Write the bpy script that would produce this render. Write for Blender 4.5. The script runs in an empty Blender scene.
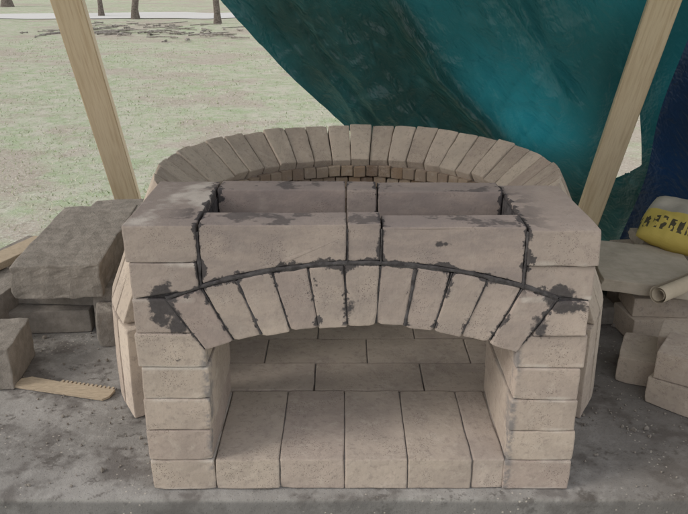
import bpy, bmesh, math, random
from mathutils import Vector, Matrix, noise
random.seed(7)
S=bpy.context.scene
COL=S.collection
# ---------------------------------------------------------------- node helpers
class NT:
    def __init__(s,name):
        s.m=bpy.data.materials.new(name); s.m.use_nodes=True
        s.t=s.m.node_tree; s.t.nodes.clear()
        s.out=s.t.nodes.new('ShaderNodeOutputMaterial')
        s.tc=s.t.nodes.new('ShaderNodeTexCoord')
        s.P=s.tc.outputs['Object']
        sp=s.t.nodes.new('ShaderNodeSeparateXYZ'); s.L(s.P,sp.inputs[0])
        s.x,s.y,s.z=sp.outputs
    def L(s,a,b):
        if isinstance(a,(int,float)): b.default_value=a
        elif isinstance(a,(tuple,list)):
            b.default_value=(tuple(a)+(1,)) if len(a)==3 and b.type=='RGBA' else a
        else: s.t.links.new(a,b)
    def M(s,op,a,b=None,c=None,clamp=False):
        n=s.t.nodes.new('ShaderNodeMath'); n.operation=op; n.use_clamp=clamp
        s.L(a,n.inputs[0])
        if b is not None: s.L(b,n.inputs[1])
        if c is not None: s.L(c,n.inputs[2])
        return n.outputs[0]
    def noise(s,scale,detail=4,rough=.55,vec=None,stretch=None,off=None,rot=None):
        n=s.t.nodes.new('ShaderNodeTexNoise')
        n.inputs['Scale'].default_value=scale; n.inputs['Detail'].default_value=min(detail,4); n.inputs['Roughness'].default_value=rough
        v=vec or s.P
        if stretch or off or rot:
            mp=s.t.nodes.new('ShaderNodeMapping')
            if rot:
                m0=s.t.nodes.new('ShaderNodeMapping'); m0.inputs['Rotation'].default_value=rot; s.L(v,m0.inputs[0]); v=m0.outputs[0]
            s.L(v,mp.inputs[0])
            if stretch: mp.inputs['Scale'].default_value=stretch
            if off: mp.inputs['Location'].default_value=off
            v=mp.outputs[0]
        s.L(v,n.inputs['Vector'])
        return n.outputs[0]
    def voro(s,scale,feat='F1',vec=None):
        n=s.t.nodes.new('ShaderNodeTexVoronoi'); n.feature=feat; n.inputs['Scale'].default_value=scale
        s.L(vec or s.P,n.inputs['Vector']); return n.outputs[0]
    def smooth(s,v,a,b,c=0.,d=1.):
        n=s.t.nodes.new('ShaderNodeMapRange'); n.interpolation_type='SMOOTHSTEP'
        for i,k in enumerate((v,a,b,c,d)): s.L(k,n.inputs[i])
        return n.outputs[0]
    def mix(s,f,a,b,mode='MIX'):
        n=s.t.nodes.new('ShaderNodeMix'); n.data_type='RGBA'; n.blend_type=mode
        s.L(f,n.inputs[0]); s.L(a,n.inputs[6]); s.L(b,n.inputs[7]); return n.outputs[2]
    def ramp(s,v,stops):
        n=s.t.nodes.new('ShaderNodeValToRGB'); cr=n.color_ramp
        while len(cr.elements)<len(stops): cr.elements.new(.5)
        for e,(p,c) in zip(cr.elements,stops): e.position=p; e.color=tuple(c)+(1,)
        s.L(v,n.inputs[0]); return n.outputs[0]
    def island(s):
        return s.t.nodes.new('ShaderNodeNewGeometry').outputs['Random Per Island']
    def bump(s,h,strength=.5,dist=.002,normal=None):
        n=s.t.nodes.new('ShaderNodeBump'); n.inputs['Strength'].default_value=strength; n.inputs['Distance'].default_value=dist
        s.L(h,n.inputs['Height'])
        if normal: s.L(normal,n.inputs['Normal'])
        return n.outputs[0]
    def bsdf(s,col,rough=.9,normal=None,spec=.2):
        if spec<=.25:
            n=s.t.nodes.new('ShaderNodeBsdfDiffuse'); s.L(col,n.inputs[0]); n.inputs[1].default_value=.5
        else:
            n=s.t.nodes.new('ShaderNodeBsdfPrincipled'); s.L(col,n.inputs['Base Color']); s.L(rough,n.inputs['Roughness'])
            n.inputs['Specular IOR Level'].default_value=spec
        if normal: s.L(normal,n.inputs['Normal'])
        return n.outputs[0]
    def done(s,sh): s.L(sh,s.out.inputs[0]); return s.m

def brick_mat(name,tint=(.50,.425,.375),alt=(.40,.335,.31),facade=False,dirt=.35):
    k=NT(name); r=k.island()
    r2=k.M('FRACT',k.M('MULTIPLY',r,7.31))
    c=k.mix(r,tint,alt)
    c=k.mix(k.M('MULTIPLY',r2,.45),c,(.52,.45,.36))
    n1=k.noise(9,4,.6); c=k.mix(k.smooth(n1,.42,.68,0,dirt),c,(.27,.225,.20))
    n2=k.noise(38,4,.65); c=k.mix(k.smooth(n2,.5,.75,0,.4),c,(.60,.53,.45))
    n2b=k.noise(90,3,.7,off=(3,1,2)); c=k.mix(k.smooth(n2b,.50,.70,0,.45),c,(.28,.23,.20))
    v=k.voro(330); am=k.noise(14,2,.5,off=(5,5,5))
    sp=k.M('MULTIPLY',k.smooth(v,.28,.14),k.smooth(am,.50,.62,0,.7))
    c=k.mix(sp,c,(.10,.075,.065))
    h=k.M('ADD',k.M('MULTIPLY',k.noise(150,3,.7),.7),k.M('MULTIPLY',sp,-.8))
    if facade:
        nw=k.noise(26,4,.7,off=(1,7,3)); nb=k.noise(11,3,.6,off=(9,2,4)); nf=k.noise(120,3,.7)
        xx=k.M('MULTIPLY',k.x,k.x); zc=k.M('ADD',k.z,.407)
        rr=k.M('SQRT',k.M('ADD',xx,k.M('MULTIPLY',zc,zc)))
        front=k.smooth(k.y,.06,.01)
        def band(d,wmin,wvar):
            w=k.M('MULTIPLY_ADD',k.smooth(nw,.40,.76),wvar,wmin)
            return k.smooth(k.M('SUBTRACT',k.M('ABSOLUTE',d),w),.0024,-.0010)
        inx=k.smooth(k.M('ABSOLUTE',k.x),.335,.315)
        marc=k.M('MULTIPLY',k.M('MULTIPLY',band(k.M('ADD',k.M('SUBTRACT',rr,.848),k.M('MULTIPLY',k.M('SUBTRACT',nb,.5),.016)),.0015,.013),inx),front)
        hi=k.smooth(k.z,.375,.40)
        ax=k.M('ABSOLUTE',k.x)
        mv=k.M('MULTIPLY',band(k.M('SUBTRACT',ax,.260),.001,.018),hi)
        mc=k.M('MULTIPLY',k.M('MAXIMUM',band(k.M('ADD',k.x,.024),-.001,.008),band(k.M('SUBTRACT',k.x,.030),.000,.011)),k.smooth(k.z,.425,.44))
        q=k.M('DIVIDE',k.x,k.M('MULTIPLY_ADD',k.M('SUBTRACT',rr,.737),2.04,1.))
        fr=k.M('SUBTRACT',k.M('FRACT',k.M('DIVIDE',q,.0473)),.5)
        vj=band(k.M('MULTIPLY',fr,.0473),-.004,.015)
        vj=k.M('MULTIPLY',vj,k.M('MULTIPLY',k.smooth(rr,.85,.845),k.M('MULTIPLY',inx,k.smooth(rr,.735,.742))))
        vj=k.M('MULTIPLY',vj,front)
        def blob(cx,cz,rad,sx=1.,sz=1.):
            dx=k.M('MULTIPLY',k.M('SUBTRACT',k.x,cx),sx); dz=k.M('MULTIPLY',k.M('SUBTRACT',k.z,cz),sz)
            d=k.M('SQRT',k.M('ADD',k.M('MULTIPLY',dx,dx),k.M('MULTIPLY',dz,dz)))
            d=k.M('ADD',d,k.M('MULTIPLY',k.M('SUBTRACT',nw,.5),.07))
            return k.M('MULTIPLY',k.smooth(d,rad+.004,rad-.004),k.smooth(k.y,.02,.005))
        m=k.M('MAXIMUM',k.M('MAXIMUM',marc,mv),k.M('MAXIMUM',mc,vj))
        for b in ((-.325,.372,.024,1,.6),(-.305,.335,.012,1,.7),(.322,.382,.022,1,.8),(.335,.362,.012,.5,1.2),(.295,.325,.012,1,.6),
                  (.13,.472,.006,.7,1.4),(-.02,.36,.009,1,.6),(.385,.41,.006,1,1)):
            m=k.M('MAXIMUM',m,blob(*b))
        top=k.smooth(k.z,.494,.498)
        tn=k.t.nodes.new('ShaderNodeNewGeometry'); spn=k.t.nodes.new('ShaderNodeSeparateXYZ'); k.L(tn.outputs['True Normal'],spn.inputs[0])
        top=k.M('MULTIPLY',top,k.smooth(spn.outputs[2],.5,.9))
        ts=k.M('MULTIPLY',k.smooth(k.noise(17,4,.65,off=(2,2,2)),.52,.60),k.M('MULTIPLY',top,k.smooth(ax,.33,.27)))
        m=k.M('MAXIMUM',m,k.M('MULTIPLY',ts,.7))
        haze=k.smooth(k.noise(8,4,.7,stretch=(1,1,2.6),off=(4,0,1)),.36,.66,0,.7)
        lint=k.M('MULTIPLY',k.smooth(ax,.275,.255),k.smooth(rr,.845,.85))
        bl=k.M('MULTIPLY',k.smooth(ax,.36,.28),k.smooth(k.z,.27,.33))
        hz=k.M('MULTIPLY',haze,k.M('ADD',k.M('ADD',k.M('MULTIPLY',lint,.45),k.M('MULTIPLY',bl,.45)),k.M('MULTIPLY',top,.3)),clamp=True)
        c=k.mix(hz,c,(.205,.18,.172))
        c=k.mix(k.M('MULTIPLY',top,.5),c,(.20,.18,.165))  # upward faces darkened in colour: dusty grey plus painted shade
        up=k.smooth(k.z,.22,.42,0,.4); c=k.mix(up,c,(.31,.255,.235))  # mauve upper bricks, also darkened to paint in lit-against-shaded contrast
        fz=k.M('ABSOLUTE',k.M('SUBTRACT',k.M('FRACT',k.M('ADD',k.M('DIVIDE',k.z,.0628),.5)),.5))
        du=k.M('MULTIPLY',k.smooth(fz,.12,.03),k.M('MULTIPLY',k.smooth(ax,.255,.262),k.smooth(nb,.46,.64,0,.7)))
        c=k.mix(du,c,(.60,.55,.49))
        ar=k.M('MULTIPLY',k.smooth(k.M('ABSOLUTE',k.M('SUBTRACT',ax,.262)),.012,.002),k.M('MULTIPLY',k.smooth(nw,.44,.58,0,.8),k.M('MULTIPLY',k.smooth(k.y,.045,.015),k.smooth(k.z,.30,.27))))
        c=k.mix(ar,c,(.22,.205,.20))
        mcol=k.mix(nf,(.042,.038,.040),(.105,.098,.098))
        c=k.mix(k.M('MULTIPLY',m,.92),c,mcol)
    return k.done(k.bsdf(c,.92,k.bump(h,.7,.0022),.15))

def simple_mat(name,a,b,scale=20,rough=.9,bs=60,bd=.002,spec=.2,c3=None,stretch=None,bstr=.6,c3s=.5):
    k=NT(name); n=k.noise(scale,4,.65,stretch=stretch)
    c=k.mix(k.smooth(n,.3,.7),a,b)
    if c3: c=k.mix(k.smooth(k.noise(scale*.37,4,.6,off=(3,4,5)),.5,.75,0,c3s),c,c3)
    return k.done(k.bsdf(c,rough,k.bump(k.noise(bs,4,.7,stretch=stretch),bstr,bd),spec))

M_FAC=brick_mat('firebrick_facade',tint=(.53,.44,.37),alt=(.39,.315,.275),facade=True)
M_BR=brick_mat('firebrick',tint=(.53,.45,.365),alt=(.42,.345,.285))
M_FLOOR=brick_mat('firebrick_floor',tint=(.52,.44,.375),alt=(.41,.335,.29),dirt=.4)
M_DOME=brick_mat('firebrick_dome',tint=(.60,.51,.42),alt=(.40,.325,.27),dirt=.35)
M_MORT=simple_mat('mortar',(.055,.05,.05),(.12,.112,.112),60)
M_MORTL=simple_mat('mortar_light',(.20,.18,.17),(.32,.29,.27),50)

k=NT('slab_concrete')
c=k.mix(k.smooth(k.noise(3.2,4,.65),.35,.65),(.38,.36,.335),(.26,.245,.225))
c=k.mix(k.smooth(k.noise(30,4,.75),.45,.7,0,.5),c,(.45,.43,.40))
c=k.mix(k.smooth(k.noise(7,4,.7,off=(8,1,0)),.48,.62,0,.75),c,(.145,.13,.118))
c=k.mix(k.smooth(k.noise(16,4,.8,off=(1,4,0)),.56,.66,0,.65),c,(.105,.093,.082))
c=k.mix(k.smooth(k.x,.35,.6,0,.62),c,(.12,.105,.092))  # browner to the right: shade beside the oven painted into the slab
c=k.mix(k.smooth(k.z,-.006,-.014,0,.6),c,(.13,.125,.12))  # front face below the edge darkened, its shade painted in
sp=k.smooth(k.voro(160),.22,.1,0,.5); c=k.mix(sp,c,(.10,.09,.08))
sp2=k.M('MULTIPLY',k.smooth(k.voro(90),.2,.12),k.smooth(k.noise(6,2,.5),.5,.6,0,.7)); c=k.mix(sp2,c,(.55,.50,.43))
hh=k.M('ADD',k.noise(45,4,.75),k.M('MULTIPLY',k.noise(9,3,.6),1.5))
M_SLAB=k.done(k.bsdf(c,.88,k.bump(hh,.8,.004),.25))
M_BLOCK=simple_mat('block_concrete',(.25,.225,.195),(.34,.305,.265),40,bs=140,bd=.004,c3=(.18,.16,.135),bstr=.9)
M_STONE=simple_mat('stone',(.44,.385,.305),(.52,.455,.37),24,bs=80,bd=.002,c3=(.30,.26,.21))
k=NT('pine_wood')
w=k.noise(6,4,.6,stretch=(14,14,.7)); c=k.ramp(w,[(.3,(.60,.46,.30)),(.55,(.76,.63,.45)),(.75,(.56,.41,.26))])
kn=k.smooth(k.voro(4.5),.07,.03); c=k.mix(kn,c,(.20,.10,.05))
M_WOOD=k.done(k.bsdf(c,.6,k.bump(w,.3,.002),.3))
M_TREAD=simple_mat('old_wood',(.58,.48,.35),(.42,.34,.25),20,stretch=(3,20,20))
M_PAPER=simple_mat('cardboard_roll',(.58,.50,.38),(.48,.41,.31),12,stretch=(1,1,1))

# ---------------------------------------------------------------- geometry helpers
def newobj(name,bm,mats,parent=None,smooth=False):
    me=bpy.data.meshes.new(name); bm.to_mesh(me); bm.free()
    for m in (mats if isinstance(mats,list) else [mats]): me.materials.append(m)
    if smooth:
        for p in me.polygons: p.use_smooth=True
    o=bpy.data.objects.new(name,me); COL.objects.link(o)
    if parent: o.parent=parent
    return o
def empty(name):
    e=bpy.data.objects.new(name,None); COL.objects.link(e); e.empty_display_size=.1; return e
def finish_brick(dst,bm,jit=.0009,bev=.0028,cuts=3,mat=0,xf=None,seg=2,chip=.0):
    bmesh.ops.recalc_face_normals(bm,faces=bm.faces)
    corners=[v.co.copy() for v in bm.verts]
    cen=sum(corners,Vector())/len(corners)
    bmesh.ops.subdivide_edges(bm,edges=bm.edges[:],cuts=cuts,use_grid_fill=True)
    off=Vector((random.random()*50,random.random()*50,random.random()*50))
    for v in bm.verts:
        p=v.co*28+off
        v.co+=noise.noise_vector(p)*jit*1.6+noise.noise_vector(p*4)*jit*.7
    if chip>0:
        for cc in corners:
            if random.random()<.35:
                a=random.uniform(.3,1)*chip
                for v in bm.verts:
                    dd=(v.co-cc).length
                    if dd<.008: v.co+=(cen-v.co).normalized()*a
    bm.normal_update()
    es=[e for e in bm.edges if len(e.link_faces)==2 and e.calc_face_angle(0)>.5]
    try: bmesh.ops.bevel(bm,geom=es,offset=bev,segments=seg,profile=.6,affect='EDGES',clamp_overlap=True)
    except Exception: pass
    for f in bm.faces: f.material_index=mat; f.smooth=False
    if xf is not None: bm.transform(xf)
    me=bpy.data.meshes.new('t'); bm.to_mesh(me); bm.free(); dst.from_mesh(me); bpy.data.meshes.remove(me)
def prism(dst,poly,y0,y1,**kw):
    bm=bmesh.new()
    a=[bm.verts.new((x,y0,z)) for x,z in poly]; b=[bm.verts.new((x,y1,z)) for x,z in poly]
    n=len(poly); bm.faces.new(a); bm.faces.new(b[::-1])
    for i in range(n): bm.faces.new((a[i],b[i],b[(i+1)%n],a[(i+1)%n]))
    finish_brick(dst,bm,**kw)
def box(dst,x0,x1,y0,y1,z0,z1,**kw):
    prism(dst,[(x0,z0),(x1,z0),(x1,z1),(x0,z1)],y0,y1,**kw)
def rbox(dst,cx,cy,z0,sx,sy,sz,rz=0,rx=0,ry=0,**kw):
    xf=Matrix.Translation((cx,cy,z0))@Matrix.Rotation(rz,4,'Z')@Matrix.Rotation(rx,4,'X')@Matrix.Rotation(ry,4,'Y')
    box(dst,-sx/2,sx/2,-sy/2,sy/2,0,sz,xf=xf,**kw)
def plain(dst,x0,x1,y0,y1,z0,z1,mat=0):
    vs=[dst.verts.new(p) for p in ((x0,y0,z0),(x1,y0,z0),(x1,y1,z0),(x0,y1,z0),(x0,y0,z1),(x1,y0,z1),(x1,y1,z1),(x0,y1,z1))]
    for f in ((0,3,2,1),(4,5,6,7),(0,1,5,4),(1,2,6,5),(2,3,7,6),(3,0,4,7)):
        dst.faces.new([vs[i] for i in f]).material_index=mat

# ================================================================ OVEN
oven=empty('brick_oven')
g=.0009
H=.0631
def arcz(x,R): return math.sqrt(R*R-x*x)-.407
bm=bmesh.new()
for s in (-1,1):
    def X(a): return s*a
    for i in range(8):
        z0=i*H+g; z1=(i+1)*H-g
        if s>0: z0*=.985; z1*=.985
        j=random.uniform(-.004,.003); jy=random.uniform(-.004,.002); ji=random.uniform(-.003,.002)
        if i<4: poly=[(.375+j,z0),(.260+ji,z0),(.260+ji,z1),(.375+j,z1)]
        elif i==4: poly=[(.375+j,z0),(.260,z0),(.260,.281),(.282,z1),(.375+j,z1)]
        elif i==5: poly=[(.375+j,z0),(.284,z0),(.318,z1),(.375+j,z1)]
        elif i==6: poly=[(.375+j,z0),(.264,z0+.016),(.264,z1),(.375+j,z1)]
        else: poly=[(.376,z0),(.262,z0),(.262,z1),(.376,z1)]
        y1=.229 if i<6 else .256
        prism(bm,[(X(a),b) for a,b in poly],jy,y1,cuts=4,chip=.004 if (i<4 or i==7) else 0)
N=11; st=.0473
for i in range(N):
    xa=-.26+i*st+.0009; xb=-.26+(i+1)*st-.0009
    ta,tb=xa*1.22+.0006,xb*1.22-.0006
    jy=random.uniform(-.003,.0015); dz=random.uniform(-.004,.003)
    prism(bm,[(xa,arcz(xa,.737)+dz),(xb,arcz(xb,.737)+dz),(tb,arcz(tb,.843)),(ta,arcz(ta,.843))],jy,.085,cuts=4,chip=.003)
def lint(x0,x1,y0,y1,arch=True,ztop=.505):
    n=7; pts=[]
    for i in range(n+1):
        x=x0+(x1-x0)*i/n
        pts.append((x,arcz(x,.851) if arch else .40))
    pts+= [(x1,ztop),(x0,ztop)]
    prism(bm,pts,y0,y1,cuts=2)
lint(-.2575,-.0255,0,.063); lint(-.0225,.0285,.001,.064,ztop=.506); lint(.0315,.2575,0,.063,ztop=.501)
for x0,x1 in ((-.2575,-.027),(-.024,.030),(.033,.2575)):
    box(bm,x0,x1,.192,.2545,.40,.504+random.uniform(-.002,.002),cuts=4)
facade=newobj('facade_bricks',bm,M_FAC,oven)
bm=bmesh.new()
for s in (-1,1):
    a,b=sorted((s*.370,s*.2655)); plain(bm,a,b,.005,.226,.002,.25)
    a,b=sorted((s*.370,s*.322)); plain(bm,a,b,.005,.2255,.2495,.378)
    a,b=sorted((s*.370,s*.2595)); plain(bm,a,b,.005,.253,.3775,.489)
def strip(pts,w,y,dep):
    out=[]
    for i,(x,z) in enumerate(pts):
        if i==0: t=Vector((pts[1][0]-x,pts[1][1]-z))
        elif i==len(pts)-1: t=Vector((x-pts[i-1][0],z-pts[i-1][1]))
        else: t=Vector((pts[i+1][0]-pts[i-1][0],pts[i+1][1]-pts[i-1][1]))
        t.normalize(); nrm=Vector((-t.y,t.x))
        w1=w*(.55+1.3*abs(noise.noise((x*30,z*30,w*99)))); w2=w*(.55+1.3*abs(noise.noise((x*27,z*33,5+w*99))))
        yy=y-.0012*noise.noise((x*60,z*60,2))
        out.append((bm.verts.new((x+nrm.x*w1,yy,z+nrm.y*w1)),bm.verts.new((x,yy-.0015,z)),bm.verts.new((x-nrm.x*w2,yy,z-nrm.y*w2)),
                    bm.verts.new((x+nrm.x*w1,dep,z+nrm.y*w1)),bm.verts.new((x-nrm.x*w2,dep,z-nrm.y*w2))))
    for a,b in zip(out,out[1:]):
        for p,q in ((0,1),(1,2),(3,0),(2,4)): bm.faces.new((a[p],a[q],b[q],b[p]))
def seg(p,q,n=24): return [(p[0]+(q[0]-p[0])*i/n,p[1]+(q[1]-p[1])*i/n) for i in range(n+1)]
strip([(x,arcz(x,.847)) for x in [-.318+.636*i/110 for i in range(111)]],.0042,.0003,.06)
for s in (-1,1):
    strip(seg((s*.2615,.286),(s*.318,.378)),.003,.001,.06)
    strip(seg((s*.2605,.397),(s*.2605,.4935)),.0026,.0005,.06)
strip(seg((-.024,.44),(-.024,.498)),.0012,.0003,.06); strip(seg((.030,.438),(.030,.498)),.0014,.0003,.06)
for i in range(1,N):
    xa=-.26+i*st
    w=.0013+ .0022*random.random()**2
    strip(seg((xa,arcz(xa,.740)),(xa*1.22,arcz(xa*1.22,.842))),w,.003-.004*random.random(),.07)
newobj('mortar_joints',bm,M_MORT,oven)

bm=bmesh.new()
xs=[-.259,-.144,-.028,.085,.200,.2585]
for a,b in zip(xs,xs[1:]): box(bm,a+.0009,b-.0009,random.uniform(-.004,.001),.2285,0.001,.0635+random.uniform(-.0015,.001),cuts=4,chip=.003)
y=.2315; r=0
while y<1.0:
    x=-.62+(.07 if r%2==0 else -.045)
    while x<.5:
        cx,cy=x+.1145,y+.057
        if abs(cx)<.5 and (cx*cx+(cy-.54)**2)<.45**2 or (y<.35 and abs(cx)<.33):
            box(bm,x+.001,x+.228,y+.001,y+.1135,.001,.0632+random.uniform(-.001,.001),cuts=2)
        x+=.2295
    y+=.1147; r+=1
newobj('hearth_floor_bricks',bm,M_FLOOR,oven)
bm=bmesh.new(); plain(bm,-.257,.257,.004,.226,.0015,.060)
bmesh.ops.create_cone(bm,cap_ends=True,segments=48,radius1=.452,radius2=.452,depth=.057,matrix=Matrix.Translation((0,.70,.03)))
newobj('floor_bed',bm,M_MORTL,oven)

CY=.54
def course(bm,prof,n,phase,cuts=2,jit=.0012,keep=None,bev=.003,wob=.002):
    for i in range(n):
        a0=2*math.pi*(i+phase)/n; a1=2*math.pi*(i+1+phase)/n; am=(a0+a1)/2
        rc=(prof[0][0]+prof[1][0])/2; cx,cy=rc*math.cos(am),CY+rc*math.sin(am)
        if cy<.31 and not (abs(cx)>.43 and cy>.10): continue
        if keep and not keep(am,cx,cy): continue
        b=bmesh.new(); ga=.0013/rc; dr=random.uniform(-wob,wob); dz=random.uniform(-wob,wob)
        def V(r_,z_,a): return b.verts.new(((r_+dr)*math.cos(a),CY+(r_+dr)*math.sin(a),max(z_+dz,.001)))
        A=[V(p[0],p[1],a0+ga) for p in prof]; B=[V(p[0],p[1],a1-ga) for p in prof]
        b.faces.new(A); b.faces.new(B[::-1])
        for j in range(4): b.faces.new((A[j],B[j],B[(j+1)%4],A[(j+1)%4]))
        finish_brick(bm,b,jit=jit,bev=bev,cuts=cuts,chip=.003)
bm=bmesh.new()
course(bm,[(.452,0),(.566,0),(.562,.205),(.448,.205)],52,0)
course(bm,[(.448,.209),(.562,.209),(.510,.335),(.412,.295)],50,.5)
course(bm,[(.411,.299),(.509,.339),(.446,.468),(.352,.390)],44,.2,cuts=3,wob=.003)
newobj('dome_bricks',bm,M_DOME,oven)
bm=bmesh.new()
K_=lambda a,x,y:y>.45
course(bm,[(.368,.275),(.405,.275),(.405,.305),(.368,.305)],64,0,cuts=1,bev=.002,keep=K_)
course(bm,[(.359,.309),(.392,.309),(.392,.338),(.359,.338)],64,.5,cuts=1,bev=.002,keep=K_)
course(bm,[(.349,.341),(.368,.341),(.368,.370),(.349,.370)],64,.1,cuts=1,bev=.002,keep=K_)
course(bm,[(.385,.240),(.43,.240),(.43,.271),(.385,.271)],64,.4,cuts=1,bev=.002,keep=K_)
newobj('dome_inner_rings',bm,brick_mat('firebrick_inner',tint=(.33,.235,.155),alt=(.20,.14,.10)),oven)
bm=bmesh.new()
pr=[(.51,.003),(.506,.207),(.463,.315),(.405,.418)]
n=96; rows=[]
for i in range(n+1):
    a=2*math.pi*i/n; rows.append([(r_*math.cos(a),CY+r_*math.sin(a),z_) for r_,z_ in pr])
for A,B in zip(rows,rows[1:]):
    if A[0][1]<.27: continue
    a=[bm.verts.new(p) for p in A]; b=[bm.verts.new(p) for p in B]
    for j in range(3): bm.faces.new((a[j],b[j],b[j+1],a[j+1]))
newobj('dome_mortar',bm,M_MORTL,oven)

# ================================================================ SLAB and base
stand=empty('concrete_stand')
bm=bmesh.new()
nx,ny=90,40
def slabz(x,y): return .0012*noise.noise((x*3,y*3,0))-.001
X0,X1,Y0,Y1=-1.5,1.6,-.022,1.15
grid=[[None]*(ny+1) for _ in range(nx+1)]
for i in range(nx+1):
    for j in range(ny+1):
        x=X0+(X1-X0)*i/nx; y=Y0+(Y1-Y0)*j/ny
        if j==0: y+=.005*noise.noise((x*6,0,3))+.002*noise.noise((x*40,0,3))
        grid[i][j]=bm.verts.new((x,y,slabz(x,y)-(.004 if j==0 else 0)))
for i in range(nx):
    for j in range(ny): bm.faces.new((grid[i][j],grid[i+1][j],grid[i+1][j+1],grid[i][j+1]))
mid=[bm.verts.new((grid[i][0].co.x,grid[i][0].co.y-.002,-.015)) for i in range(nx+1)]
low=[bm.verts.new((grid[i][0].co.x,grid[i][0].co.y-.004,-.1)) for i in range(nx+1)]
for i in range(nx):
    bm.faces.new((mid[i],mid[i+1],grid[i+1][0],grid[i][0])); bm.faces.new((low[i],low[i+1],mid[i+1],mid[i]))
plain(bm,X0,X1,-.012,Y1,-.11,-.012)
newobj('slab',bm,M_SLAB,stand)
bm=bmesh.new()
for c_ in range(4):
    z0=-.87+c_*.19; x=X0+.05-(.2 if c_%2 else 0)
    while x<X1-.05:
        a=max(x,X0+.04); b=min(x+.395,X1-.04)
        if b-a>.05:
            box(bm,a,b,.02,.21,z0,z0+.185,cuts=1); box(bm,a,b,Y1-.2,Y1-.02,z0,z0+.185,cuts=1)
        x+=.4
newobj('stand_blocks',bm,M_BLOCK,stand)

# ================================================================ LOOSE MATERIAL, LEFT
bm=bmesh.new()
xf=Matrix.Translation((-.752,.82,.118))@Matrix.Rotation(math.radians(4),4,'Z')
box(bm,-.108,.108,-.255,.235,0,.088,xf=xf,cuts=8,jit=.003,bev=.006,chip=.01)
newobj('concrete_block',bm,M_BLOCK)
bm=bmesh.new()
rbox(bm,-.70,1.05,.135,.20,.16,.07,.1,cuts=5,jit=.003,bev=.008)
newobj('concrete_block',bm,M_BLOCK)
bm=bmesh.new()
for (cx,cy,z0,sx,sy,rz) in ((-.80,.665,0,.229,.114,.06),(-.77,.70,.065,.21,.114,-.05),(-.79,.83,.0,.229,.114,.0),(-.80,.95,0,.229,.114,.1),
        (-.77,.86,.065,.21,.114,.04),(-.76,1.04,.065,.20,.114,-.04),(-.74,1.06,0,.22,.114,-.04),(-.685,.80,0,.06,.2,.1)):
    rbox(bm,cx,cy,z0+.001,sx,sy,.05 if z0>0 else .062,rz,chip=.006)
newobj('brick_stack',bm,M_BLOCK)
bm=bmesh.new(); rbox(bm,-.83,.41,0.001,.114,.16,.10,.1,cuts=4,jit=.002,chip=.006); rbox(bm,-.93,.66,.001,.114,.2,.12,-.2,cuts=4,jit=.002)
rbox(bm,-.98,.93,.001,.12,.22,.11,-.3,cuts=4)
newobj('brick_stack',bm,M_BLOCK)
bm=bmesh.new(); rbox(bm,-.622,.565,.001,.05,.06,.10,.3,.06,.05,jit=.003,bev=.006,chip=.01); rbox(bm,-.640,.645,.001,.06,.10,.13,.2,jit=.003,chip=.01)
newobj('broken_brick',bm,M_BLOCK)
plk=bmesh.new(); rbox(plk,-.97,.78,.125,.07,.35,.02,-.35,cuts=3)
newobj('wood_scrap',plk,M_TREAD)
bm=bmesh.new()
L=.232; W=.045; n=13; pts=[(-L/2,-W/2),(L/2-.01,-W/2),(L/2,-W/2+.012)]
for i in range(n,-1,-1):
    x0=-.02+ i*(L/2+.02)/n
    if i==n: pts.append((L/2,W/2-.008))
    else: pts+= [(x0+.0055,W/2-.008),(x0+.0045,W/2),(x0,W/2),(x0-.001,W/2-.008)]
pts+=[(-L/2+.02,W/2-.004),(-L/2,W/2-.016)]
a=[bm.verts.new((x,y,0)) for x,y in pts]; b=[bm.verts.new((x,y,.005)) for x,y in pts]
bm.faces.new(b); bm.faces.new(a[::-1])
for i in range(len(pts)): bm.faces.new((a[i],a[(i+1)%len(pts)],b[(i+1)%len(pts)],b[i]))
bm.transform(Matrix.Translation((-.652,.335,.004))@Matrix.Rotation(math.radians(-14),4,'Z')@Matrix.Rotation(.09,4,'X'))
newobj('notched_spreader',bm,M_TREAD)

# ================================================================ LOOSE MATERIAL, RIGHT
bm=bmesh.new()
for (cx,cy,z0,sx,sy,sz,rz) in ((.80,.62,0,.229,.114,.063,.1),(.80,.625,.064,.21,.114,.05,-.05),(.83,.76,0,.229,.114,.063,.2),(.81,.78,.064,.229,.114,.05,.0),
     (.88,.92,0,.229,.114,.063,.0),(.88,.92,.064,.229,.114,.063,.1),(.92,.93,.128,.2,.114,.03,.0)):
    rbox(bm,cx,cy,z0+.001,sx,sy,sz,rz,chip=.005)
newobj('brick_stack',bm,M_BR)
bm=bmesh.new(); rbox(bm,.665,.415,.001,.10,.14,.063,-.45,cuts=4,chip=.005)
newobj('firebrick',bm,M_BR)
bm=bmesh.new(); rbox(bm,.735,.26,.001,.20,.114,.062,-.75,cuts=4,chip=.005); rbox(bm,.745,.27,.065,.20,.114,.062,-.6,cuts=4,chip=.005)
rbox(bm,.75,.40,.001,.114,.1,.11,-.5,cuts=4)
newobj('brick_stack',bm,M_BR)
bm=bmesh.new(); rbox(bm,.755,.70,.130,.25,.33,.030,-.20,-.04,.05,cuts=7,jit=.002,bev=.009,chip=.01)
newobj('stone_slab',bm,M_STONE)
bm=bmesh.new(); p0=Vector((.715,.500,.158)); p1=Vector((.95,.63,.182)); d=(p1-p0).normalized(); u=d.orthogonal().normalized(); v=d.cross(u)
nt_=72; ringA=[];ringB=[]
for i in range(nt_*2+1):
    t=6.2832*i/nt_; rr_=.011+.0060*i/nt_
    o_=(u*math.cos(t)+v*math.sin(t))*rr_
    ringA.append(bm.verts.new(p0+o_+d*.004*math.sin(t))); ringB.append(bm.verts.new(p1+o_))
for i in range(nt_*2): bm.faces.new((ringA[i],ringA[i+1],ringB[i+1],ringB[i]))
newobj('paper_roll',bm,M_PAPER,smooth=True)
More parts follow.
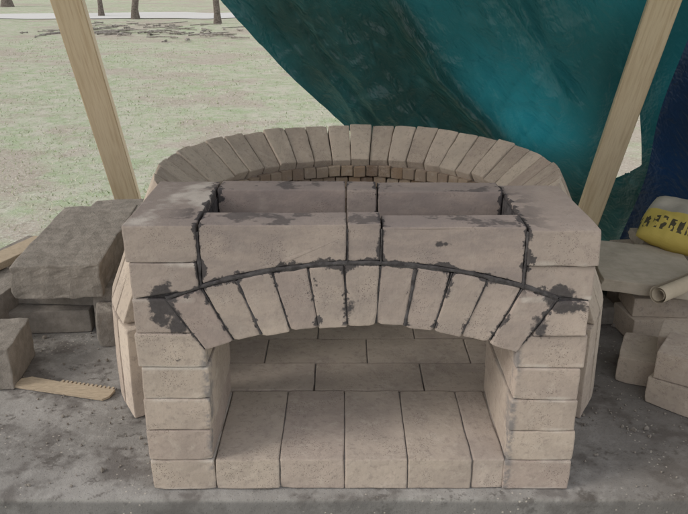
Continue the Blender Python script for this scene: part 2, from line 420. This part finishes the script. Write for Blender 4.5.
bm=bmesh.new(); rbox(bm,.60,.80,.001,.15,.3,.05,.1,cuts=5,jit=.003)
rbox(bm,.62,.90,.052,.15,.2,.08,-.2,cuts=5,jit=.003)
newobj('concrete_block',bm,M_BLOCK)
bm=bmesh.new(); nu,nv=36,26; w,d,h=.28,.20,.070
def bagp(i,j,s):
    u=i/nu*2-1; v=j/nv*2-1
    e=max(0,(1-abs(u)**4))**.45*max(0,(1-abs(v)**4))**.45
    x=u*w/2*(1-.06*v*v); y=v*d/2*(1-.06*u*u)
    zz=s*h/2*e+ .012*noise.noise((x*14,y*14,s))*e + .006*noise.noise((x*50,y*20,s))*e
    return (x,y,zz)
T=[[bm.verts.new(bagp(i,j,1)) for j in range(nv+1)] for i in range(nu+1)]
B=[[bm.verts.new(bagp(i,j,-1)) for j in range(nv+1)] for i in range(nu+1)]
for i in range(nu):
    for j in range(nv):
        bm.faces.new((T[i][j],T[i+1][j],T[i+1][j+1],T[i][j+1])); bm.faces.new((B[i][j+1],B[i+1][j+1],B[i+1][j],B[i][j]))
bmesh.ops.remove_doubles(bm,verts=bm.verts,dist=.0004)
k=NT('bag_paper')
c=k.mix(k.smooth(k.noise(8,4,.6),.35,.7),(.36,.33,.28),(.47,.43,.36))
lab=k.M('MULTIPLY',k.smooth(k.y,.012,.008),k.smooth(k.x,.07,.066)); c=k.mix(lab,c,(.58,.45,.11))
lx=k.M('GREATER_THAN',k.M('FRACT',k.M('MULTIPLY',k.x,45)),.35)
ly=k.M('MULTIPLY',k.smooth(k.y,-.022,-.024),k.smooth(k.y,-.070,-.068))
ly=k.M('MULTIPLY',ly,k.smooth(k.x,.05,.047))
brk=k.M('GREATER_THAN',k.noise(85,1,.4,stretch=(1,.6,1)),.44)
c=k.mix(k.M('MULTIPLY',k.M('MULTIPLY',lx,ly),k.M('MULTIPLY',brk,.9)),c,(.03,.03,.035))
mb=k.bsdf(c,.65,k.bump(k.noise(22,4,.7),.6,.006),.3)
o=newobj('cement_bag',bm,k.done(mb),smooth=True)
o.location=(.950,.85,.200); o.rotation_euler=(.40,.12,-.60)

bm=bmesh.new()
for i in range(900):
    if random.random()<.55: x=random.uniform(-1.0,-.39)
    else: x=random.uniform(.39,1.0)
    y=random.betavariate(1.2,1.6)*1.0
    s=random.uniform(.0008,.003)*(2.6 if random.random()<.07 else 1)
    r_=bmesh.ops.create_icosphere(bm,subdivisions=1,radius=s,matrix=Matrix.Translation((x,y,s*.5))@Matrix.Rotation(random.random()*6,4,'Z')@Matrix.Scale(random.uniform(.5,1),4,(1,0,0)))
    for v in r_['verts']: v.co+=noise.noise_vector(v.co*900)*s*.5
newobj('mortar_crumbs',bm,M_BLOCK)

# ================================================================ POSTS
def plank(name,p0,p1,w,t,roll=0):
    p0=Vector(p0);p1=Vector(p1); d=(p1-p0); L=d.length
    bb=bmesh.new(); plain(bb,-w/2,w/2,-t/2,t/2,0,L)
    bmesh.ops.bevel(bb,geom=bb.edges[:],offset=.003,segments=2,affect='EDGES')
    o=newobj(name,bb,M_WOOD)
    z=d.normalized(); x=Vector((1,0,0)); y=z.cross(x).normalized(); x=y.cross(z)
    R=Matrix((x,y,z)).transposed().to_4x4()@Matrix.Rotation(roll,4,'Z')
    o.matrix_world=Matrix.Translation(p0)@R
    return o
plank('wooden_post',(-.835,2.03,-.87),(-.835,.86,1.42),.089,.038,.10)
plank('wooden_post',(.905,2.03,-.87),(.905,.86,1.42),.089,.038,-.25)
plank('wooden_post',(-1.60,-.30,-.87),(-1.60,-.30,1.44),.089,.038)
plank('wooden_post',(1.80,-.30,-.87),(1.80,-.30,1.44),.089,.038)

# ================================================================ TARPS
def tarp_mat(name,cols,base_tr=.12,fine=True):
    k=NT(name)
    vc=k.t.nodes.new('ShaderNodeVertexColor'); vc.layer_name='tone'
    sp=k.t.nodes.new('ShaderNodeSeparateColor'); k.L(vc.outputs[0],sp.inputs[0]); tone=sp.outputs[0]
    n=k.noise(5,3,.6)
    n2=k.noise(20,3,.65,stretch=(1,1,.3),rot=(0,math.radians(37),0))
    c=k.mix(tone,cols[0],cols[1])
    c=k.mix(k.smooth(n,.4,.7,0,.4),c,cols[2])
    c=k.mix(k.smooth(n2,.55,.8,0,.25),c,cols[3])
    h=k.M('ADD',k.noise(12,3,.6),k.M('MULTIPLY',k.M('ABSOLUTE',k.M('SUBTRACT',n2,.5)),1.6))
    nb=k.bump(h,.75,.014)
    b=k.bsdf(c,.34,nb,.5)
    tr=k.t.nodes.new('ShaderNodeBsdfTranslucent'); k.L(c,tr.inputs[0]); k.L(nb,tr.inputs[1])
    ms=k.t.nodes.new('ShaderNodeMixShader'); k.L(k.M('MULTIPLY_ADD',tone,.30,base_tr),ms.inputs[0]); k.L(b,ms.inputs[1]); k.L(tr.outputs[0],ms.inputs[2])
    return k.done(ms.outputs[0])
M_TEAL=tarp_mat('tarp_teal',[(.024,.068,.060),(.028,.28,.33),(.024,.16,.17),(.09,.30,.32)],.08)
M_NAVY=tarp_mat('tarp_navy',[(.010,.022,.05),(.015,.065,.19),(.012,.045,.12),(.03,.08,.20)],.08)
M_SILV=tarp_mat('unseen_canopy_silver',[(.40,.40,.39),(.48,.48,.47),(.44,.44,.43),(.5,.5,.5)],.08)  # neutral grey for the unseen canopy, so light under it stays untinted
def tri_in(p,a,b,c):
    def s(p,q,r): return (p[0]-r[0])*(q[1]-r[1])-(q[0]-r[0])*(p[1]-r[1])
    d=[s(p,a,b),s(p,b,c),s(p,c,a)]; return not(min(d)<0 and max(d)>0)
def fold(c):
    d=.028*math.sin(c*16+.6)+.012*math.sin(c*37+2)
    d+= -.09*math.exp(-((c-.02)/.028)**2)+.06*math.exp(-((c+.10)/.06)**2)
    d+= .035*math.exp(-((c-.34)/.02)**2)-.03*math.exp(-((c-.55)/.018)**2)+.02*math.exp(-((c+.25)/.012)**2)
    return d
bm=bmesh.new(); lay=bm.loops.layers.color.new('tone')
NX,NZ=230,200
zt,zb=1.42,-.25
HA,HB,HC=(.955,.10),(1.00,.42),(1.09,.19)
HE=[(HA,HB),(HB,HC),(HC,HA)]
V={}; tone={}
for j in range(NZ+1):
    z0_=zt+(zb-zt)*j/NZ
    xl=-.42-(z0_-.788)*.887+.012*math.sin(z0_*9)
    xl=max(xl,-1.6)
    for i in range(NX+1):
        z=z0_
        x=xl+(1.75-xl)*i/NX
        # pull grid vertices onto the torn edge so that it runs clean
        best=None
        for a_,b_ in HE:
            ab=Vector(b_)-Vector(a_); t_=max(0,min(1,(Vector((x,z))-Vector(a_)).dot(ab)/ab.length_squared))
            qn=Vector(a_)+ab*t_; dd=(qn-Vector((x,z))).length
            if best is None or dd<best[0]: best=(dd,qn)
        if best[0]<.0055: x,z=best[1]
        c=(x-.11)*.8+(z-.788)*.6
        al=(x-.11)*.6-(z-.788)*.8
        cw=c+.03*math.sin(al*4+1)+.02*noise.noise((x*3,z*3,1))
        amp=min(1,max(.15,(1.5-z)))
        cr=1-abs(noise.noise((cw*13,al*3.5,2)))*2
        cr2=1-abs(noise.noise((cw*6+al*3,al*9,8)))*2
        yy=1.72-.5*z+fold(cw)*amp+.03*noise.noise((x*5,z*5,4))+.009*noise.noise((x*17,z*17,4))-.014*max(0,cr)**5-.010*max(0,cr2)**6
        wp=1/(1+math.exp(-(x-.78)/.03))
        yy=yy*(1-wp)+(1.70-.505*z+.014*noise.noise((x*9,z*5,4))+.008*math.sin(x*40+z*6))*wp
        V[i,j]=bm.verts.new((x,yy,z))
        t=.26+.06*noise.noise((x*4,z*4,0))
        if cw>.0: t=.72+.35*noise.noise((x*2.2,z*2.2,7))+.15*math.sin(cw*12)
        t*= 1-.8*math.exp(-((cw-.03)/.03)**2)  # dark band along the main crease, its shade painted into the tone
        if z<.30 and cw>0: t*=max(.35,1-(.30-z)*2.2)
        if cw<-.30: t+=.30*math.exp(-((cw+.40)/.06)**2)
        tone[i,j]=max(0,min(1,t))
for i in range(NX):
    for j in range(NZ):
        q=[(i,j),(i+1,j),(i+1,j+1),(i,j+1)]
        cx=sum(V[p].co.x for p in q)/4; cz=sum(V[p].co.z for p in q)/4
        if tri_in((cx,cz),HA,HB,HC): continue
        f=bm.faces.new([V[p] for p in q]); f.smooth=True
        for l,p in zip(f.loops,q): l[lay]=(tone[p],)*3+(1,)
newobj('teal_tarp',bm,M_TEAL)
bm=bmesh.new(); lay=bm.loops.layers.color.new('tone'); V={}
for i in range(61):
    for j in range(25):
        x=-1.65+3.5*i/60; y=-.36+1.39*j/24
        z=1.46-.05*math.sin(math.pi*i/60*3)**2*math.sin(math.pi*j/24)+.01*noise.noise((x*4,y*4,0))
        V[i,j]=bm.verts.new((x,y,z))
for i in range(60):
    for j in range(24):
        f=bm.faces.new((V[i,j],V[i+1,j],V[i+1,j+1],V[i,j+1])); f.smooth=True
        for l in f.loops: l[lay]=(.5,.5,.5,1)
newobj('unseen_shade_canopy',bm,M_SILV)  # unseen canopy, added overhead to cut sky light on the oven
bm=bmesh.new(); lay=bm.loops.layers.color.new('tone'); V={}
for i in range(81):
    for j in range(91):
        z=1.42-1.62*j/90
        x=(.990+.06*(.8-z)*.2)+.9*i/80
        yy=1.48-.45*z+.02*math.sin(x*30+z*3)+.03*noise.noise((x*6,z*4,9))-.25*(x-.985)
        V[i,j]=bm.verts.new((x+.012*math.sin(z*9),yy,z))
for i in range(80):
    for j in range(90):
        f=bm.faces.new((V[i,j],V[i+1,j],V[i+1,j+1],V[i,j+1])); f.smooth=True
        for l in f.loops:
            t=.5+.5*noise.noise(l.vert.co*5); l[lay]=(t,t,t,1)
newobj('navy_tarp',bm,M_NAVY)

# ================================================================ GROUND
GZ=-.87
k=NT('lawn_ground')
n=k.noise(.55,4,.7); n2=k.noise(4,4,.75); n3=k.noise(32,4,.8)
c=k.mix(k.smooth(n2,.36,.64),(.56,.54,.44),(.40,.47,.29))
c=k.mix(k.smooth(n,.47,.60,0,.8),c,(.47,.40,.34))
c=k.mix(k.smooth(n3,.48,.68,0,.7),c,(.72,.71,.61))
c=k.mix(k.smooth(k.noise(11,4,.85,off=(5,5,5)),.53,.66,0,.6),c,(.27,.245,.18))
M_LAWN=k.done(k.bsdf(c,.95,k.bump(n3,.8,.04),.1))
bm=bmesh.new()
def gz(x,y):
    d=max(0,y-5); return GZ+.05*noise.noise((x*.25,y*.25,0))*min(1,d/4)
xs=[-300,-120,-60,-40]+[-30+i*.75 for i in range(81)]+[40,60,120,300]; ys=[-100,-30,-10,-4]+[i*.6 for i in range(80)]+[55,70,100,180,500]
G=[[bm.verts.new((x,y,gz(x,y) if y<50 else GZ)) for y in ys] for x in xs]
for i in range(len(xs)-1):
    for j in range(len(ys)-1): bm.faces.new((G[i][j],G[i+1][j],G[i+1][j+1],G[i][j+1]))
newobj('lawn',bm,M_LAWN,smooth=True)
k=NT('grass_blades'); r=k.island()
M_GR=k.done(k.bsdf(k.ramp(r,[(0,(.24,.30,.15)),(.35,(.40,.46,.27)),(.6,(.54,.51,.40)),(1,(.74,.72,.60))]),.8))
bm=bmesh.new()
for i in range(26000):
    y=2.3+17*random.random()**1.6; x=random.uniform(-.62,.15)*(y+1.5)
    if noise.noise((x*.55,y*.55,3))<-.1 and random.random()<.8: continue
    h=random.uniform(.01,.032); a=random.random()*6.28; w=random.uniform(.002,.0045)*(1+y*.08)
    z=gz(x,y); lx,ly=random.uniform(-1,1)*h*1.1,random.uniform(-1,1)*h*1.1
    p=Vector((x,y,z)); d=Vector((math.cos(a),math.sin(a),0))*w
    bm.faces.new((bm.verts.new(p-d),bm.verts.new(p+d),bm.verts.new(p+Vector((lx,ly,h)))))
newobj('grass_tufts',bm,M_GR)
k=NT('gravel'); c=k.mix(k.noise(12,4,.7),(.50,.49,.46),(.64,.63,.60)); M_DR=k.done(k.bsdf(c,.95))
bm=bmesh.new(); prev=None
for i in range(160):
    x=-45+i*.56; yc=27+.1*(x+20)+.9*noise.noise((x*.5,0,0)); w_=4+.9*noise.noise((x*.4,3,0))
    cur=[]
    for q in range(6):
        yy=yc+w_*q/5; cur.append(bm.verts.new((x,yy,gz(x,yy)+.02)))
    if prev:
        for q in range(5): bm.faces.new((prev[q],cur[q],cur[q+1],prev[q+1]))
    prev=cur
newobj('driveway',bm,M_DR,smooth=True)

M_BARK=simple_mat('bark',(.12,.10,.085),(.24,.21,.18),18,bs=40,bd=.02)
M_DEAD=simple_mat('dead_wood',(.22,.20,.175),(.40,.37,.33),18,bs=40,bd=.02)
def tube(bm,p,q,r0,r1,n=7):
    d=(q-p).normalized(); u=d.orthogonal().normalized(); v=d.cross(u)
    A=[bm.verts.new(p+(u*math.cos(t)+v*math.sin(t))*r0) for t in [6.2832*i/n for i in range(n)]]
    B=[bm.verts.new(q+(u*math.cos(t)+v*math.sin(t))*r1) for t in [6.2832*i/n for i in range(n)]]
    for i in range(n): bm.faces.new((A[i],A[(i+1)%n],B[(i+1)%n],B[i]))
def grow(bm,p,d,L,r,lv,rnd):
    for s in range(3):
        d=(d+Vector((rnd.uniform(-1,1),rnd.uniform(-1,1),rnd.uniform(-.3,.6)))*.13).normalized()
        q=p+d*L/3; r2=r*.86; tube(bm,p,q,r,r2,max(4,8-lv)); p=q; r=r2
        if lv<4 and (s>0 or lv>0):
            for _ in range(2):
                a=rnd.uniform(0,6.28); side=Vector((math.cos(a),math.sin(a),rnd.uniform(.2,.8))).normalized()
                grow(bm,p,(d*.5+side).normalized(),L*rnd.uniform(.5,.68),r*.5,lv+1,rnd)
def tree(x,y,h,r,seed):
    rnd=random.Random(seed); bm=bmesh.new()
    tube(bm,Vector((x,y,GZ-.1)),Vector((x,y,GZ+.35)),r*1.5,r,9)
    grow(bm,Vector((x,y,GZ+.35)),Vector((.04,0,1)),h*.55,r,0,rnd)
    newobj('bare_tree',bm,M_BARK,smooth=True)
tree(-4.35,25.2,9,.11,1); tree(-7.9,28,10,.13,2); tree(-9.8,30,10,.10,3); tree(3,34,11,.2,4); tree(-17,38,12,.25,5); tree(12,28,11,.2,6)
bm=bmesh.new(); rnd=random.Random(3)
for i in range(95):
    x=rnd.uniform(-9.5,-3.2); y=22+(x+9)*-.35+rnd.gauss(0,.8)+ (3 if rnd.random()<.4 else 0)
    a=rnd.gauss(-.35,.9); L=rnd.uniform(.2,1.2); z=gz(x,y)+rnd.uniform(.0,.05)
    p=Vector((x,y,z)); 
    for _ in range(3):
        q=p+Vector((math.cos(a),math.sin(a),rnd.uniform(-.03,.07)))*L/3; tube(bm,p,q,rnd.uniform(.012,.04),.012,5); p=q; a+=rnd.uniform(-.5,.5)
newobj('fallen_branches',bm,M_DEAD)
bm=bmesh.new(); rnd=random.Random(9)
for i in range(260):
    x=rnd.uniform(-90,90); y=rnd.uniform(62,85); h=rnd.uniform(8,15)
    p=Vector((x,y,GZ)); q=p+Vector((rnd.uniform(-.6,.6),0,h)); tube(bm,p,q,rnd.uniform(.12,.25),.04,5)
    for _ in range(16):
        t=rnd.uniform(.3,.95); s=p.lerp(q,t); a=rnd.uniform(0,6.28); Lb=rnd.uniform(1,3)*(1.1-t*.6)
        tube(bm,s,s+Vector((math.cos(a),math.sin(a),rnd.uniform(.3,1.2)))*Lb,.05,.01,3)
newobj('distant_woods',bm,M_BARK)

# ================================================================ LIGHT
W=bpy.data.worlds.new('World'); S.world=W; W.use_nodes=True
nt=W.node_tree; bg=nt.nodes['Background']; sky=nt.nodes.new('ShaderNodeTexSky'); sky.sky_type='NISHITA'
sky.sun_disc=False; el=math.radians(32); az=math.radians(-108)
sky.sun_elevation=el; sky.sun_rotation=az; sky.air_density=1.0; sky.dust_density=3.0; sky.ozone_density=1.0
mx=nt.nodes.new('ShaderNodeMix'); mx.data_type='RGBA'; mx.inputs[0].default_value=.72
nt.links.new(sky.outputs[0],mx.inputs[6]); mx.inputs[7].default_value=(7.8,7.8,8.0,1)   # overcast cloud layer
nt.links.new(mx.outputs[2],bg.inputs[0]); bg.inputs[1].default_value=.15
sun=bpy.data.lights.new('sun','SUN'); sun.energy=1.5; sun.angle=math.radians(20); sun.color=(1,.97,.93)
so=bpy.data.objects.new('sun',sun); COL.objects.link(so)
d=Vector((math.sin(az)*math.cos(el),math.cos(az)*math.cos(el),math.sin(el)))
so.rotation_euler=d.to_track_quat('Z','Y').to_euler()

cam=bpy.data.cameras.new('camera'); cam.sensor_width=36; cam.lens=38.4; cam.clip_start=.02; cam.clip_end=2000
co=bpy.data.objects.new('camera',cam); COL.objects.link(co); co.location=(-.029,-1.085,.876); co.rotation_euler=(math.radians(68.6),0,0)
S.camera=co
S.view_settings.view_transform='Standard'; S.view_settings.look='None'; S.view_settings.exposure=0
bpy.context.view_layer.update()
